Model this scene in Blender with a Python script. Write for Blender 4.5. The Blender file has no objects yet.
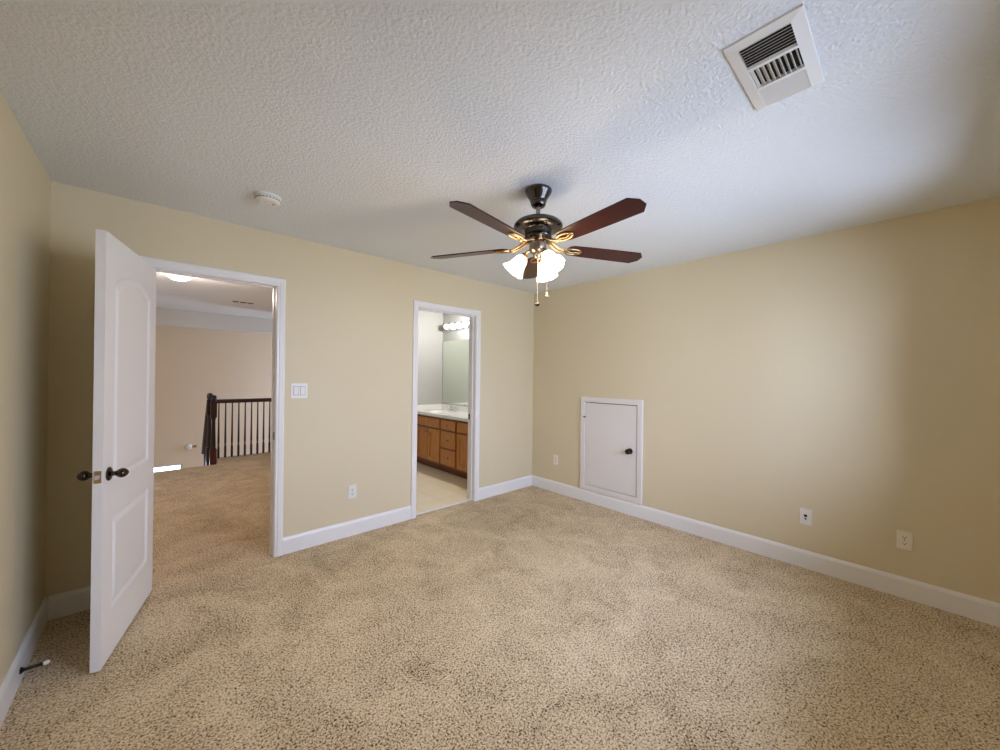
import bpy, bmesh, math, random
from mathutils import Vector, Matrix
random.seed(7)
S = bpy.context.scene
COL = S.collection
PI = math.pi

# ------------------------------------------------------------------ camera, world, daylight, exposure
CAM = dict(f=373.591, yaw=0.82913, pitch=0.00216, roll=0.01148, x=-3.525, y=-3.224, z=1.385)
cam_data = bpy.data.cameras.new('camera')
cam_data.sensor_width = 36.0
cam_data.lens = CAM['f'] / 1000.0 * 36.0
cam_data.clip_start = 0.02
cam = bpy.data.objects.new('camera', cam_data)
COL.objects.link(cam)
_fw = Vector((math.cos(CAM['pitch']) * math.cos(CAM['yaw']), math.cos(CAM['pitch']) * math.sin(CAM['yaw']), math.sin(CAM['pitch'])))
_r = Vector((math.sin(CAM['yaw']), -math.cos(CAM['yaw']), 0))
_u = _r.cross(_fw)
_c, _s = math.cos(CAM['roll']), math.sin(CAM['roll'])
_r2 = _r * _c + _u * _s
_u2 = _u * _c - _r * _s
_m = Matrix((_r2, _u2, -_fw)).transposed().to_4x4()
_m.translation = Vector((CAM['x'], CAM['y'], CAM['z']))
cam.matrix_world = _m
S.camera = cam

S.view_settings.view_transform = 'Standard'
S.view_settings.look = 'None'
S.view_settings.gamma = 1.0
S.view_settings.use_curve_mapping = False
S.view_settings.exposure = 0.20
S.cycles.max_bounces = 14
S.cycles.diffuse_bounces = 8
S.cycles.use_denoising = True
S.cycles.sample_clamp_indirect = 8.0
S.cycles.caustics_reflective = False
S.cycles.caustics_refractive = False

SKY = 9.0          # daylight outside
world = bpy.data.worlds.new('overcast_sky')
S.world = world
world.use_nodes = True
wn = world.node_tree.nodes
wl = world.node_tree.links
wn.clear()
w_out = wn.new('ShaderNodeOutputWorld')
w_bg = wn.new('ShaderNodeBackground')
w_tc = wn.new('ShaderNodeTexCoord')
w_sep = wn.new('ShaderNodeSeparateXYZ')
w_map = wn.new('ShaderNodeMapRange')
w_map.inputs['From Min'].default_value = -1.0
w_map.inputs['From Max'].default_value = 1.0
w_ramp = wn.new('ShaderNodeValToRGB')
w_ramp.color_ramp.elements[0].position = 0.0
w_ramp.color_ramp.elements[0].color = (0.78, 0.89, 1.20, 1)
w_ramp.color_ramp.elements[1].position = 1.0
w_ramp.color_ramp.elements[1].color = (0.94, 1.12, 1.72, 1)
for pos, colr in ((0.485, (0.80, 0.91, 1.24, 1)), (0.51, (1.01, 1.15, 1.66, 1))):
    e = w_ramp.color_ramp.elements.new(pos)
    e.color = colr
w_bg.inputs['Strength'].default_value = SKY
wl.new(w_tc.outputs['Generated'], w_sep.inputs[0])
wl.new(w_sep.outputs['Z'], w_map.inputs['Value'])
wl.new(w_map.outputs[0], w_ramp.inputs[0])
wl.new(w_ramp.outputs[0], w_bg.inputs['Color'])
wl.new(w_bg.outputs[0], w_out.inputs[0])

# room measures (metres): back wall at y = 0, right wall at x = 0
W, DEEP, H, TH = 3.974, 3.70, 2.44, 0.12
BB = 0.129                       # baseboard height
D1L, D1R, DH = -3.578, -2.870, 2.043     # hall door opening
D2L, D2R = -1.658, -0.940                # bath door opening
WIN = [(-2.44, -1.54), (-1.42, -0.52)]   # windows in the rear wall
WZ0, WZ1 = 0.72, 2.12


def portal(name, loc, rot, sx, sy):
    d = bpy.data.lights.new(name, 'AREA')
    d.shape = 'RECTANGLE'
    d.size, d.size_y = sx, sy
    d.cycles.is_portal = True
    o = bpy.data.objects.new(name, d)
    o.location = loc
    o.rotation_euler = rot
    COL.objects.link(o)


for a, b in WIN:                 # sky portals in the window openings
    portal('window_portal', ((a + b) / 2, -DEEP - 0.06, (WZ0 + WZ1) / 2), (PI / 2, 0, 0), b - a, WZ1 - WZ0)
portal('stairwell_fill_portal', (1.26, 5.4, 0.65), (0, PI / 2, 0), 2.5, 1.4)  # sky portal of the unseen window added to brighten the stairwell
portal('landing_fill_portal', (-5.26, 2.975, 1.5), (0, -PI / 2, 0), 1.2, 0.45)  # sky portal of the unseen window added to brighten the landing
portal('foyer_window_portal', (-3.45, 6.56, -0.93), (-PI / 2, 0, 0), 0.62, 1.0)


# ------------------------------------------------------------------ materials
def srgb(r, g, b):
    def f(c):
        c /= 255.0
        return c / 12.92 if c <= 0.04045 else ((c + 0.055) / 1.055) ** 2.4
    return (f(r), f(g), f(b), 1.0)


def new_mat(name, base, rough=0.5, metal=0.0, spec=0.5):
    m = bpy.data.materials.new(name)
    m.use_nodes = True
    b = m.node_tree.nodes['Principled BSDF']
    b.inputs['Base Color'].default_value = base
    b.inputs['Roughness'].default_value = rough
    b.inputs['Metallic'].default_value = metal
    b.inputs['Specular IOR Level'].default_value = spec
    return m, m.node_tree.nodes, m.node_tree.links, b


def paint(name, base, rough=0.5, var=0.03, scale=6.0, bump=0.0, bscale=200.0, metal=0.0, spec=0.5, bdist=0.002):
    """a plain surface with a slight procedural variation and an optional grain"""
    m, n, l, b = new_mat(name, base, rough, metal, spec)
    tc = n.new('ShaderNodeTexCoord')
    nz = n.new('ShaderNodeTexNoise')
    nz.inputs['Scale'].default_value = scale
    nz.inputs['Detail'].default_value = 3
    l.new(tc.outputs['Object'], nz.inputs['Vector'])
    mx = n.new('ShaderNodeMix')
    mx.data_type = 'RGBA'
    mx.inputs[6].default_value = tuple(c * (1 - var) for c in base[:3]) + (1,)
    mx.inputs[7].default_value = tuple(min(1, c * (1 + var)) for c in base[:3]) + (1,)
    l.new(nz.outputs['Fac'], mx.inputs[0])
    l.new(mx.outputs[2], b.inputs['Base Color'])
    if bump:
        nb = n.new('ShaderNodeTexNoise')
        nb.inputs['Scale'].default_value = bscale
        nb.inputs['Detail'].default_value = 2
        l.new(tc.outputs['Object'], nb.inputs['Vector'])
        bp = n.new('ShaderNodeBump')
        bp.inputs['Strength'].default_value = bump
        bp.inputs['Distance'].default_value = bdist
        l.new(nb.outputs['Fac'], bp.inputs['Height'])
        l.new(bp.outputs[0], b.inputs['Normal'])
    return m


M = {}
M['wall'] = paint('beige_wall_paint', srgb(213, 201, 170), 0.55, 0.015, 2.0, 0.12, 160.0, bdist=0.002)
M['hall_wall'] = paint('hall_wall_paint', srgb(230, 214, 188), 0.6, 0.015, 2.0, 0.1, 160.0)
M['bath_wall'] = paint('bath_wall_paint', srgb(188, 188, 184), 0.5, 0.01, 2.0, 0.08, 160.0)
M['white'] = paint('white_semigloss_trim', srgb(230, 229, 228), 0.32, 0.01, 5.0)
M['hatch_white'] = paint('hatch_white_paint', srgb(224, 220, 216), 0.4, 0.01, 5.0)
M['plastic'] = paint('white_plastic', srgb(228, 226, 220), 0.35, 0.01, 30.0)
M['ivory'] = paint('ivory_plastic', srgb(236, 228, 212), 0.35, 0.01, 30.0)
M['dark'] = paint('dark_void', srgb(22, 19, 17), 0.8, 0.1, 20.0)
M['slot'] = paint('dark_slot', srgb(40, 34, 30), 0.7, 0.1, 20.0)
M['bronze'] = paint('oil_rubbed_bronze', srgb(78, 66, 60), 0.14, 0.15, 60.0, metal=1.0)
M['nickel'] = paint('brushed_nickel', srgb(150, 142, 132), 0.28, 0.06, 90.0, metal=1.0)
M['pewter'] = paint('dark_pewter', srgb(88, 84, 82), 0.2, 0.1, 40.0, metal=1.0)
M['antique'] = paint('antique_brass_bracket', srgb(196, 164, 120), 0.3, 0.1, 40.0, metal=1.0)
M['chrome'] = paint('chrome', srgb(225, 226, 228), 0.08, 0.02, 40.0, metal=1.0)
M['brass'] = paint('worn_brass', srgb(176, 150, 112), 0.35, 0.1, 60.0, metal=1.0)
M['rubber'] = paint('white_rubber', srgb(228, 222, 208), 0.6, 0.02, 60.0)
M['espresso'] = paint('espresso_stained_wood', srgb(46, 25, 20), 0.35, 0.25, 14.0)
M['counter'] = paint('cultured_marble', srgb(238, 238, 234), 0.15, 0.015, 9.0)
M['vent_white'] = paint('white_enamelled_steel', srgb(224, 222, 216), 0.35, 0.01, 20.0)

# ceiling: sprayed knockdown texture
m, n, l, b = new_mat('textured_ceiling_paint', srgb(226, 230, 232), 0.85, 0, 0.2)
tc = n.new('ShaderNodeTexCoord')
v1 = n.new('ShaderNodeTexNoise'); v1.inputs['Scale'].default_value = 78; v1.inputs['Detail'].default_value = 4; v1.inputs['Roughness'].default_value = 0.6
v1.inputs['Distortion'].default_value = 0.15
v2 = n.new('ShaderNodeTexVoronoi'); v2.inputs['Scale'].default_value = 84; v2.feature = 'SMOOTH_F1'; v2.inputs['Smoothness'].default_value = 0.5
r1 = n.new('ShaderNodeMapRange'); r1.inputs['From Min'].default_value = 0.42; r1.inputs['From Max'].default_value = 0.66
mm = n.new('ShaderNodeMath'); mm.operation = 'SUBTRACT'
bp = n.new('ShaderNodeBump'); bp.inputs['Strength'].default_value = 0.6; bp.inputs['Distance'].default_value = 0.0035
l.new(tc.outputs['Object'], v1.inputs['Vector']); l.new(tc.outputs['Object'], v2.inputs['Vector'])
l.new(v1.outputs['Fac'], r1.inputs['Value'])
l.new(r1.outputs[0], mm.inputs[0]); l.new(v2.outputs['Distance'], mm.inputs[1])
l.new(mm.outputs[0], bp.inputs['Height']); l.new(bp.outputs[0], b.inputs['Normal'])
M['ceiling'] = m


def carpet(name, light, dark, fleck):
    """cut-pile frieze carpet: mottled pile, dark flecks, trodden patches"""
    m, n, l, b = new_mat(name, light, 0.95, 0, 0.1)
    tc = n.new('ShaderNodeTexCoord')
    big = n.new('ShaderNodeTexNoise'); big.inputs['Scale'].default_value = 3.4; big.inputs['Detail'].default_value = 7; big.inputs['Roughness'].default_value = 0.68; big.inputs['Distortion'].default_value = 0.8
    l.new(tc.outputs['Object'], big.inputs['Vector'])
    rb = n.new('ShaderNodeMapRange'); rb.inputs['From Min'].default_value = 0.35; rb.inputs['From Max'].default_value = 0.68
    l.new(big.outputs['Fac'], rb.inputs['Value'])
    mid = n.new('ShaderNodeTexNoise'); mid.inputs['Scale'].default_value = 120; mid.inputs['Detail'].default_value = 3
    l.new(tc.outputs['Object'], mid.inputs['Vector'])
    fine = n.new('ShaderNodeTexNoise'); fine.inputs['Scale'].default_value = 125; fine.inputs['Detail'].default_value = 2.5; fine.inputs['Roughness'].default_value = 0.6; fine.inputs['Distortion'].default_value = 0.5
    l.new(tc.outputs['Object'], fine.inputs['Vector'])
    c1 = n.new('ShaderNodeMix'); c1.data_type = 'RGBA'
    c1.inputs[6].default_value = light
    c1.inputs[7].default_value = dark
    a1 = n.new('ShaderNodeMath'); a1.operation = 'MULTIPLY_ADD'; a1.inputs[1].default_value = 0.38
    l.new(rb.outputs[0], a1.inputs[0])
    a2 = n.new('ShaderNodeMapRange'); a2.inputs['From Min'].default_value = 0.32; a2.inputs['From Max'].default_value = 0.68; a2.inputs['To Min'].default_value = -0.45; a2.inputs['To Max'].default_value = 1.0
    l.new(mid.outputs['Fac'], a2.inputs['Value']); l.new(a2.outputs[0], a1.inputs[2])
    l.new(a1.outputs[0], c1.inputs[0])
    # flecks: where the fine noise is low; denser on trodden patches
    th = n.new('ShaderNodeMath'); th.operation = 'MULTIPLY_ADD'; th.inputs[1].default_value = 0.06; th.inputs[2].default_value = 0.405
    l.new(rb.outputs[0], th.inputs[0])
    df = n.new('ShaderNodeMath'); df.operation = 'SUBTRACT'
    l.new(th.outputs[0], df.inputs[0]); l.new(fine.outputs['Fac'], df.inputs[1])
    fl = n.new('ShaderNodeMapRange'); fl.inputs['From Min'].default_value = -0.04; fl.inputs['From Max'].default_value = 0.05
    l.new(df.outputs[0], fl.inputs['Value'])
    c2 = n.new('ShaderNodeMix'); c2.data_type = 'RGBA'
    c2.inputs[7].default_value = fleck
    l.new(c1.outputs[2], c2.inputs[6]); l.new(fl.outputs[0], c2.inputs[0])
    l.new(c2.outputs[2], b.inputs['Base Color'])
    bp = n.new('ShaderNodeBump'); bp.inputs['Strength'].default_value = 0.8; bp.inputs['Distance'].default_value = 0.008
    l.new(fine.outputs['Fac'], bp.inputs['Height']); l.new(bp.outputs[0], b.inputs['Normal'])
    return m


M['carpet'] = carpet('beige_frieze_carpet', srgb(236, 217, 184), srgb(190, 167, 133), srgb(78, 60, 44))


def wood(name, a, c, rough, scale, stretch):
    m, n, l, b = new_mat(name, a, rough, 0, 0.5)
    tc = n.new('ShaderNodeTexCoord')
    mp = n.new('ShaderNodeMapping'); mp.inputs['Scale'].default_value = stretch
    l.new(tc.outputs['Object'], mp.inputs['Vector'])
    nz = n.new('ShaderNodeTexNoise'); nz.inputs['Scale'].default_value = scale; nz.inputs['Detail'].default_value = 5; nz.inputs['Distortion'].default_value = 0.7
    l.new(mp.outputs[0], nz.inputs['Vector'])
    rp = n.new('ShaderNodeValToRGB')
    rp.color_ramp.elements[0].position = 0.3; rp.color_ramp.elements[0].color = a
    rp.color_ramp.elements[1].position = 0.7; rp.color_ramp.elements[1].color = c
    l.new(nz.outputs['Fac'], rp.inputs[0]); l.new(rp.outputs[0], b.inputs['Base Color'])
    return m


M['blade'] = wood('rosewood_blade', srgb(40, 8, 7), srgb(66, 16, 12), 0.3, 9, (1.2, 14, 14))
M['blade'].node_tree.nodes['Principled BSDF'].inputs['Specular IOR Level'].default_value = 0.3
M['chain'] = paint('pale_bead_chain', srgb(222, 208, 184), 0.35, 0.05, 90.0, metal=1.0)
M['maple'] = wood('honey_maple', srgb(168, 104, 40), srgb(200, 136, 60), 0.38, 5, (10, 10, 1.2))
M['maple_gap_shade'] = wood('shadowed_maple_face_frame', srgb(120, 68, 26), srgb(140, 84, 36), 0.5, 5, (10, 10, 1.2))  # darker maple copy; shade between the fronts is put into its colour
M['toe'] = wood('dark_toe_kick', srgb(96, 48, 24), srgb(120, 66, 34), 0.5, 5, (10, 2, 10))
M['newel'] = wood('cherry_newel', srgb(70, 26, 18), srgb(104, 42, 28), 0.35, 9, (10, 10, 1.4))

# bathroom sheet vinyl
m, n, l, b = new_mat('cream_sheet_vinyl', srgb(240, 226, 196), 0.35, 0, 0.5)
tc = n.new('ShaderNodeTexCoord')
bk = n.new('ShaderNodeTexBrick'); bk.offset = 0.0; bk.inputs['Scale'].default_value = 1.0
bk.inputs['Brick Width'].default_value = 0.305; bk.inputs['Row Height'].default_value = 0.305; bk.inputs['Mortar Size'].default_value = 0.004
bk.inputs['Color1'].default_value = srgb(242, 229, 200); bk.inputs['Color2'].default_value = srgb(238, 223, 192); bk.inputs['Mortar'].default_value = srgb(226, 208, 172)
l.new(tc.outputs['Object'], bk.inputs['Vector']); l.new(bk.outputs['Color'], b.inputs['Base Color'])
M['vinyl'] = m

# mirror
M['mirror'] = paint('silvered_mirror', srgb(236, 244, 232), 0.02, 0.0, 5.0, metal=1.0)

# clear window pane
m, n, l, b = new_mat('window_pane_glass', srgb(240, 245, 245), 0.02)
tr = n.new('ShaderNodeBsdfTransparent'); tr.inputs[0].default_value = (0.95, 0.97, 0.97, 1)
gl = n.new('ShaderNodeBsdfGlossy'); gl.inputs['Roughness'].default_value = 0.02
fr = n.new('ShaderNodeFresnel'); fr.inputs[0].default_value = 1.3
ms = n.new('ShaderNodeMixShader')
l.new(fr.outputs[0], ms.inputs[0]); l.new(tr.outputs[0], ms.inputs[1]); l.new(gl.outputs[0], ms.inputs[2])
l.new(ms.outputs[0], n['Material Output'].inputs['Surface'])
M['glass'] = m


def glow(name, colr, strength, rough=0.3):
    m, n, l, b = new_mat(name, (0.9, 0.88, 0.84, 1), rough)
    nz = n.new('ShaderNodeTexNoise'); nz.inputs['Scale'].default_value = 20
    tc = n.new('ShaderNodeTexCoord')
    l.new(tc.outputs['Object'], nz.inputs['Vector'])
    mr = n.new('ShaderNodeMapRange'); mr.inputs['To Min'].default_value = strength * 0.9; mr.inputs['To Max'].default_value = strength * 1.1
    l.new(nz.outputs['Fac'], mr.inputs['Value']); l.new(mr.outputs[0], b.inputs['Emission Strength'])
    b.inputs['Emission Color'].default_value = colr
    return m


M['shade'] = glow('frosted_glass_lit', (1.0, 0.76, 0.50, 1), 9.0)
M['bulb'] = glow('lit_bulb', (1.0, 0.86, 0.66, 1), 9.0)
M['globe'] = glow('lit_globe_bulb', (1.0, 0.97, 0.92, 1), 4.0)
M['hall_bowl'] = glow('lit_alabaster_bowl', (1.0, 0.76, 0.58, 1), 1.6)


# ------------------------------------------------------------------ mesh helpers
def obj(name, bm, m, parent=None, smooth=False, bevel=0.0):
    if bevel:
        bmesh.ops.bevel(bm, geom=[e for e in bm.edges], offset=bevel, segments=2, affect='EDGES', clamp_overlap=True)
    me = bpy.data.meshes.new(name)
    bm.normal_update()
    bm.to_mesh(me)
    bm.free()
    me.materials.append(M[m] if isinstance(m, str) else m)
    o = bpy.data.objects.new(name, me)
    COL.objects.link(o)
    if parent is not None:
        o.parent = parent
    if smooth:
        for p in me.polygons:
            p.use_smooth = True
        if smooth != 'all':
            me.set_sharp_from_angle(angle=math.radians(38))
    return o


def tag(o, label, cat, group=None, kind=None):
    o['label'] = label
    o['category'] = cat
    if group:
        o['group'] = group
    if kind:
        o['kind'] = kind
    return o


def struct(name, bm, m, label, cat, parent=None, **k):
    o = obj(name, bm, m, parent, **k)
    if parent is None:
        tag(o, label, cat, kind='structure')
    return o


def thing(name, label, cat, loc=(0, 0, 0), rotz=0.0, group=None, kind=None, rot=None):
    o = bpy.data.objects.new(name, None)
    o.empty_display_size = 0.1
    COL.objects.link(o)
    o.location = loc
    o.rotation_euler = rot if rot else (0, 0, rotz)
    return tag(o, label, cat, group, kind)


def BM():
    return bmesh.new()


def add_box(bm, x0, x1, y0, y1, z0, z1, mat=None):
    v = [bm.verts.new(c) for c in ((x0, y0, z0), (x1, y0, z0), (x1, y1, z0), (x0, y1, z0), (x0, y0, z1), (x1, y0, z1), (x1, y1, z1), (x0, y1, z1))]
    if mat is not None:
        for q in v:
            q.co = mat @ q.co
    for f in ((3, 2, 1, 0), (4, 5, 6, 7), (0, 1, 5, 4), (1, 2, 6, 5), (2, 3, 7, 6), (3, 0, 4, 7)):
        bm.faces.new([v[i] for i in f])
    return v


def add_lathe(bm, prof, seg=32, mat=None, lobes=0, lobe_amp=0.0):
    """profile [(r, z)] turned about z; lobes scallop the last rings"""
    rings = []
    for k, (r, z) in enumerate(prof):
        if r < 1e-6:
            ring = [bm.verts.new((0, 0, z))]
        else:
            ring = []
            for i in range(seg):
                a = 2 * PI * i / seg
                w = 1.0
                if lobes:
                    t = k / (len(prof) - 1)
                    w = 1 + lobe_amp * t * t * math.cos(lobes * a)
                ring.append(bm.verts.new((r * w * math.cos(a), r * w * math.sin(a), z)))
        rings.append(ring)
    if mat is not None:
        for ring in rings:
            for q in ring:
                q.co = mat @ q.co
    for a, b in zip(rings[:-1], rings[1:]):
        if len(a) == 1 and len(b) == 1:
            continue
        for i in range(seg):
            j = (i + 1) % seg
            if len(a) == 1:
                bm.faces.new((a[0], b[i], b[j]))
            elif len(b) == 1:
                bm.faces.new((a[i], a[j], b[0]))
            else:
                bm.faces.new((a[i], a[j], b[j], b[i]))
    return rings


def frame_for(d):
    d = Vector(d).normalized()
    return d.to_track_quat('Z', 'Y').to_matrix().to_4x4()


def add_tube(bm, pts, r, seg=12, closed=False):
    """round bar along points; r may be a list"""
    pts = [Vector(p) for p in pts]
    n = len(pts)
    rings = []
    up = Vector((0, 0, 1))
    prev = None
    for i, p in enumerate(pts):
        if closed:
            t = pts[(i + 1) % n] - pts[i - 1]
        else:
            t = pts[min(i + 1, n - 1)] - pts[max(i - 1, 0)]
        t.normalize()
        if prev is None:
            a = t.orthogonal().normalized()
        else:
            a = (prev - t * prev.dot(t)).normalized()
        prev = a
        bb = t.cross(a)
        rr = r[i] if isinstance(r, (list, tuple)) else r
        rings.append([bm.verts.new(p + (a * math.cos(2 * PI * k / seg) + bb * math.sin(2 * PI * k / seg)) * rr) for k in range(seg)])
    pairs = list(zip(rings[:-1], rings[1:]))
    if closed:
        pairs.append((rings[-1], rings[0]))
    for q, (a, b) in enumerate(pairs):
        off = 0
        if closed and q == len(pairs) - 1:
            off = min(range(seg), key=lambda s: sum((a[k].co - b[(k + s) % seg].co).length for k in range(seg)))
        for k in range(seg):
            j = (k + 1) % seg
            bm.faces.new((a[k], a[j], b[(j + off) % seg], b[(k + off) % seg]))
    if not closed:
        bm.faces.new(rings[0][::-1])
        bm.faces.new(rings[-1])


def add_prism(bm, poly, z0, z1, mat=None):
    """flat polygon [(x, y)] extruded from z0 to z1"""
    lo = [bm.verts.new((x, y, z0)) for x, y in poly]
    hi = [bm.verts.new((x, y, z1)) for x, y in poly]
    if mat is not None:
        for q in lo + hi:
            q.co = mat @ q.co
    bm.faces.new(lo[::-1])
    bm.faces.new(hi)
    for i in range(len(poly)):
        j = (i + 1) % len(poly)
        bm.faces.new((lo[i], lo[j], hi[j], hi[i]))


def add_casing(bm, path, prof, o, u, nrm, closed=False):
    """moulding swept along path [(u, z)] on a wall; profile [(outward, thickness)], mitred"""
    o, u, nrm = Vector(o), Vector(u), Vector(nrm)
    w = Vector((0, 0, 1))
    n = len(path)
    rings = []
    for i, (a, z) in enumerate(path):
        dirs = []
        if closed or i > 0:
            q = path[i - 1]
            dirs.append(Vector((a - q[0], z - q[1])).normalized())
        if closed or i < n - 1:
            q = path[(i + 1) % n]
            dirs.append(Vector((q[0] - a, q[1] - z)).normalized())
        outs = [Vector((-d.y, d.x)) for d in dirs]
        mt = outs[0] if len(outs) == 1 else (outs[0] + outs[1]) / (1 + outs[0].dot(outs[1]))
        rings.append([bm.verts.new(o + u * (a + mt.x * e) + w * (z + mt.y * e) + nrm * t) for e, t in prof])
    pairs = list(zip(rings[:-1], rings[1:]))
    if closed:
        pairs.append((rings[-1], rings[0]))
    m = len(prof)
    for a, b in pairs:
        for k in range(m):
            j = (k + 1) % m
            bm.faces.new((a[k], a[j], b[j], b[k]))
    if not closed:
        bm.faces.new(rings[0])
        bm.faces.new(rings[-1][::-1])
    bmesh.ops.recalc_face_normals(bm, faces=bm.faces[:])


CASING = [(0.004, 0), (0.004, 0.009), (0.008, 0.012), (0.020, 0.012), (0.025, 0.016), (0.050, 0.018), (0.058, 0.015), (0.060, 0.011), (0.060, 0)]


def add_baseboard(bm, p, q, nrm, h=BB, t=0.014):
    """run along the wall from p to q (xy), standing off along nrm"""
    p, q, nrm = Vector((*p, 0)), Vector((*q, 0)), Vector((*nrm, 0))
    prof = [(0, 0), (t, 0), (t, h - 0.022), (t - 0.003, h - 0.012), (t - 0.007, h - 0.004), (t - 0.010, h), (0, h)]
    a = [bm.verts.new(p + nrm * x + Vector((0, 0, z))) for x, z in prof]
    b = [bm.verts.new(q + nrm * x + Vector((0, 0, z))) for x, z in prof]
    for k in range(len(prof)):
        j = (k + 1) % len(prof)
        bm.faces.new((a[k], a[j], b[j], b[k]))
    bm.faces.new(a)
    bm.faces.new(b[::-1])
    bmesh.ops.recalc_face_normals(bm, faces=bm.faces[:])


def add_sheet(bm, nx, ny, fn):
    """grid of (nx+1)x(ny+1) points fn(i/nx, j/ny) -> xyz"""
    g = [[bm.verts.new(fn(i / nx, j / ny)) for j in range(ny + 1)] for i in range(nx + 1)]
    for i in range(nx):
        for j in range(ny):
            bm.faces.new((g[i][j], g[i + 1][j], g[i + 1][j + 1], g[i][j + 1]))
    return g


def sstep(a, b, x):
    t = max(0.0, min(1.0, (x - a) / (b - a)))
    return t * t * (3 - 2 * t)


# ------------------------------------------------------------------ bedroom shell
HX0, HX1, HY1 = -5.2, -1.86, 4.30      # hall extents (to the landing edge)
FY = 6.50                              # far wall of the stairwell
BATH_Y = 2.04                          # far wall of the bathroom

bm = BM()
add_box(bm, -W, 0, -DEEP, 0.06, -0.05, 0.0)
struct('floor', bm, 'carpet', 'speckled beige carpet of the bedroom floor', 'floor')

bm = BM()
add_box(bm, -W - TH, TH, -DEEP - TH, TH, H, H + 0.1)
struct('ceiling', bm, 'ceiling', 'white spray textured bedroom ceiling', 'ceiling')

bm = BM()
add_box(bm, -W - TH, D1L - 0.018, 0, TH, 0, H)
add_box(bm, D1L - 0.018, D1R + 0.018, 0, TH, DH + 0.018, H)
add_box(bm, D1R + 0.018, D2L - 0.018, 0, TH, 0, H)
add_box(bm, D2L - 0.018, D2R + 0.018, 0, TH, DH + 0.018, H)
add_box(bm, D2R + 0.018, 0, 0, TH, 0, H)
struct('wall_back', bm, 'wall', 'beige bedroom wall with the two open doorways', 'wall')

HA0, HA1, HZ0, HZ1 = -1.412, -0.798, 0.190, 1.106      # attic hatch opening in the right wall (y, z)
bm = BM()
add_box(bm, 0, TH, -DEEP - TH, HA0, 0, H)
add_box(bm, 0, TH, HA0, HA1, 0, HZ0)
add_box(bm, 0, TH, HA0, HA1, HZ1, H)
add_box(bm, 0, TH, HA1, BATH_Y + TH, 0, H)
struct('wall_right', bm, 'wall', 'beige bedroom wall with the small white access hatch', 'wall')
bm = BM()
add_box(bm, 0.07, 0.09, HA0, HA1, HZ0, HZ1)  # near-black panel: the shade behind the hatch gap is in its colour
struct('crawlspace_shade_panel', bm, 'dark', 'dark panel standing in for crawlspace shade round the hatch edge', 'wall')

bm = BM()
add_box(bm, -W - TH, -W, -DEEP - TH, 0, 0, H)
struct('wall_left', bm, 'wall', 'beige wall behind the open white door', 'wall')

bm = BM()
xs = [-W - TH]
for a, b_ in WIN:
    add_box(bm, xs[-1], a, -DEEP - TH, -DEEP, 0, H)
    add_box(bm, a, b_, -DEEP - TH, -DEEP, 0, WZ0)
    add_box(bm, a, b_, -DEEP - TH, -DEEP, WZ1, H)
    xs.append(b_)
add_box(bm, xs[-1], TH, -DEEP - TH, -DEEP, 0, H)
struct('wall_rear', bm, 'wall', 'beige wall with two windows, opposite the doorways', 'wall')


def make_window(name, x0, x1, z0, z1, y, s, label, casing=True):
    """sash window set in a wall whose room face is at y; s = +1 when the room lies toward +y"""
    bm = BM()
    d0, d1 = y - s * 0.095, y - s * 0.055
    lo, hi = min(d0, d1), max(d0, d1)
    f = 0.035
    add_box(bm, x0, x0 + f, lo, hi, z0, z1)
    add_box(bm, x1 - f, x1, lo, hi, z0, z1)
    add_box(bm, x0 + f, x1 - f, lo, hi, z0, z0 + f)
    add_box(bm, x0 + f, x1 - f, lo, hi, z1 - f, z1)
    zm = (z0 + z1) / 2
    add_box(bm, x0 + f, x1 - f, lo, hi, zm - 0.02, zm + 0.02)
    o = struct(name, bm, 'white', label, 'window')
    bm = BM()
    add_box(bm, x0 + f, x1 - f, (lo + hi) / 2 - 0.002, (lo + hi) / 2 + 0.002, z0 + f, zm - 0.02)
    add_box(bm, x0 + f, x1 - f, (lo + hi) / 2 - 0.002, (lo + hi) / 2 + 0.002, zm + 0.02, z1 - f)
    obj('glass_pane', bm, 'glass', o)
    if casing:
        bm = BM()
        add_casing(bm, [(x0, z0), (x0, z1), (x1, z1), (x1, z0)], CASING, (0, y, 0), (1, 0, 0), (0, s, 0), closed=True)
        obj('window_casing', bm, 'white', o)
    return o


make_window('window_1', WIN[0][0], WIN[0][1], WZ0, WZ1, -DEEP, 1, 'white sash window in the rear wall, the one nearer the left wall')
make_window('window_2', WIN[1][0], WIN[1][1], WZ0, WZ1, -DEEP, 1, 'white sash window in the rear wall, the one nearer the right wall')

# baseboards
bm = BM(); add_baseboard(bm, (-W + 0.014, 0), (D1L - 0.060, 0), (0, -1))
struct('baseboard_back', bm, 'white', 'white baseboard on the back wall behind the open door', 'baseboard')
bm = BM(); add_baseboard(bm, (D1R + 0.060, 0), (D2L - 0.060, 0), (0, -1))
struct('baseboard_back', bm, 'white', 'white baseboard between the hall doorway and the bathroom doorway', 'baseboard')
bm = BM(); add_baseboard(bm, (D2R + 0.060, 0), (-0.014, 0), (0, -1))
struct('baseboard_back', bm, 'white', 'short white baseboard from the bathroom doorway to the corner', 'baseboard')
bm = BM(); add_baseboard(bm, (0, 0), (0, -DEEP + 0.014), (-1, 0))
struct('baseboard_right', bm, 'white', 'long white baseboard under the access hatch', 'baseboard')
bm = BM(); add_baseboard(bm, (-W, 0), (-W, -DEEP + 0.014), (1, 0))
struct('baseboard_left', bm, 'white', 'white baseboard with the door stop on the left wall', 'baseboard')
bm = BM(); add_baseboard(bm, (-W, -DEEP), (0, -DEEP), (0, 1))
struct('baseboard_rear', bm, 'white', 'white baseboard under the windows', 'baseboard')

# door casings and jambs


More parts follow.
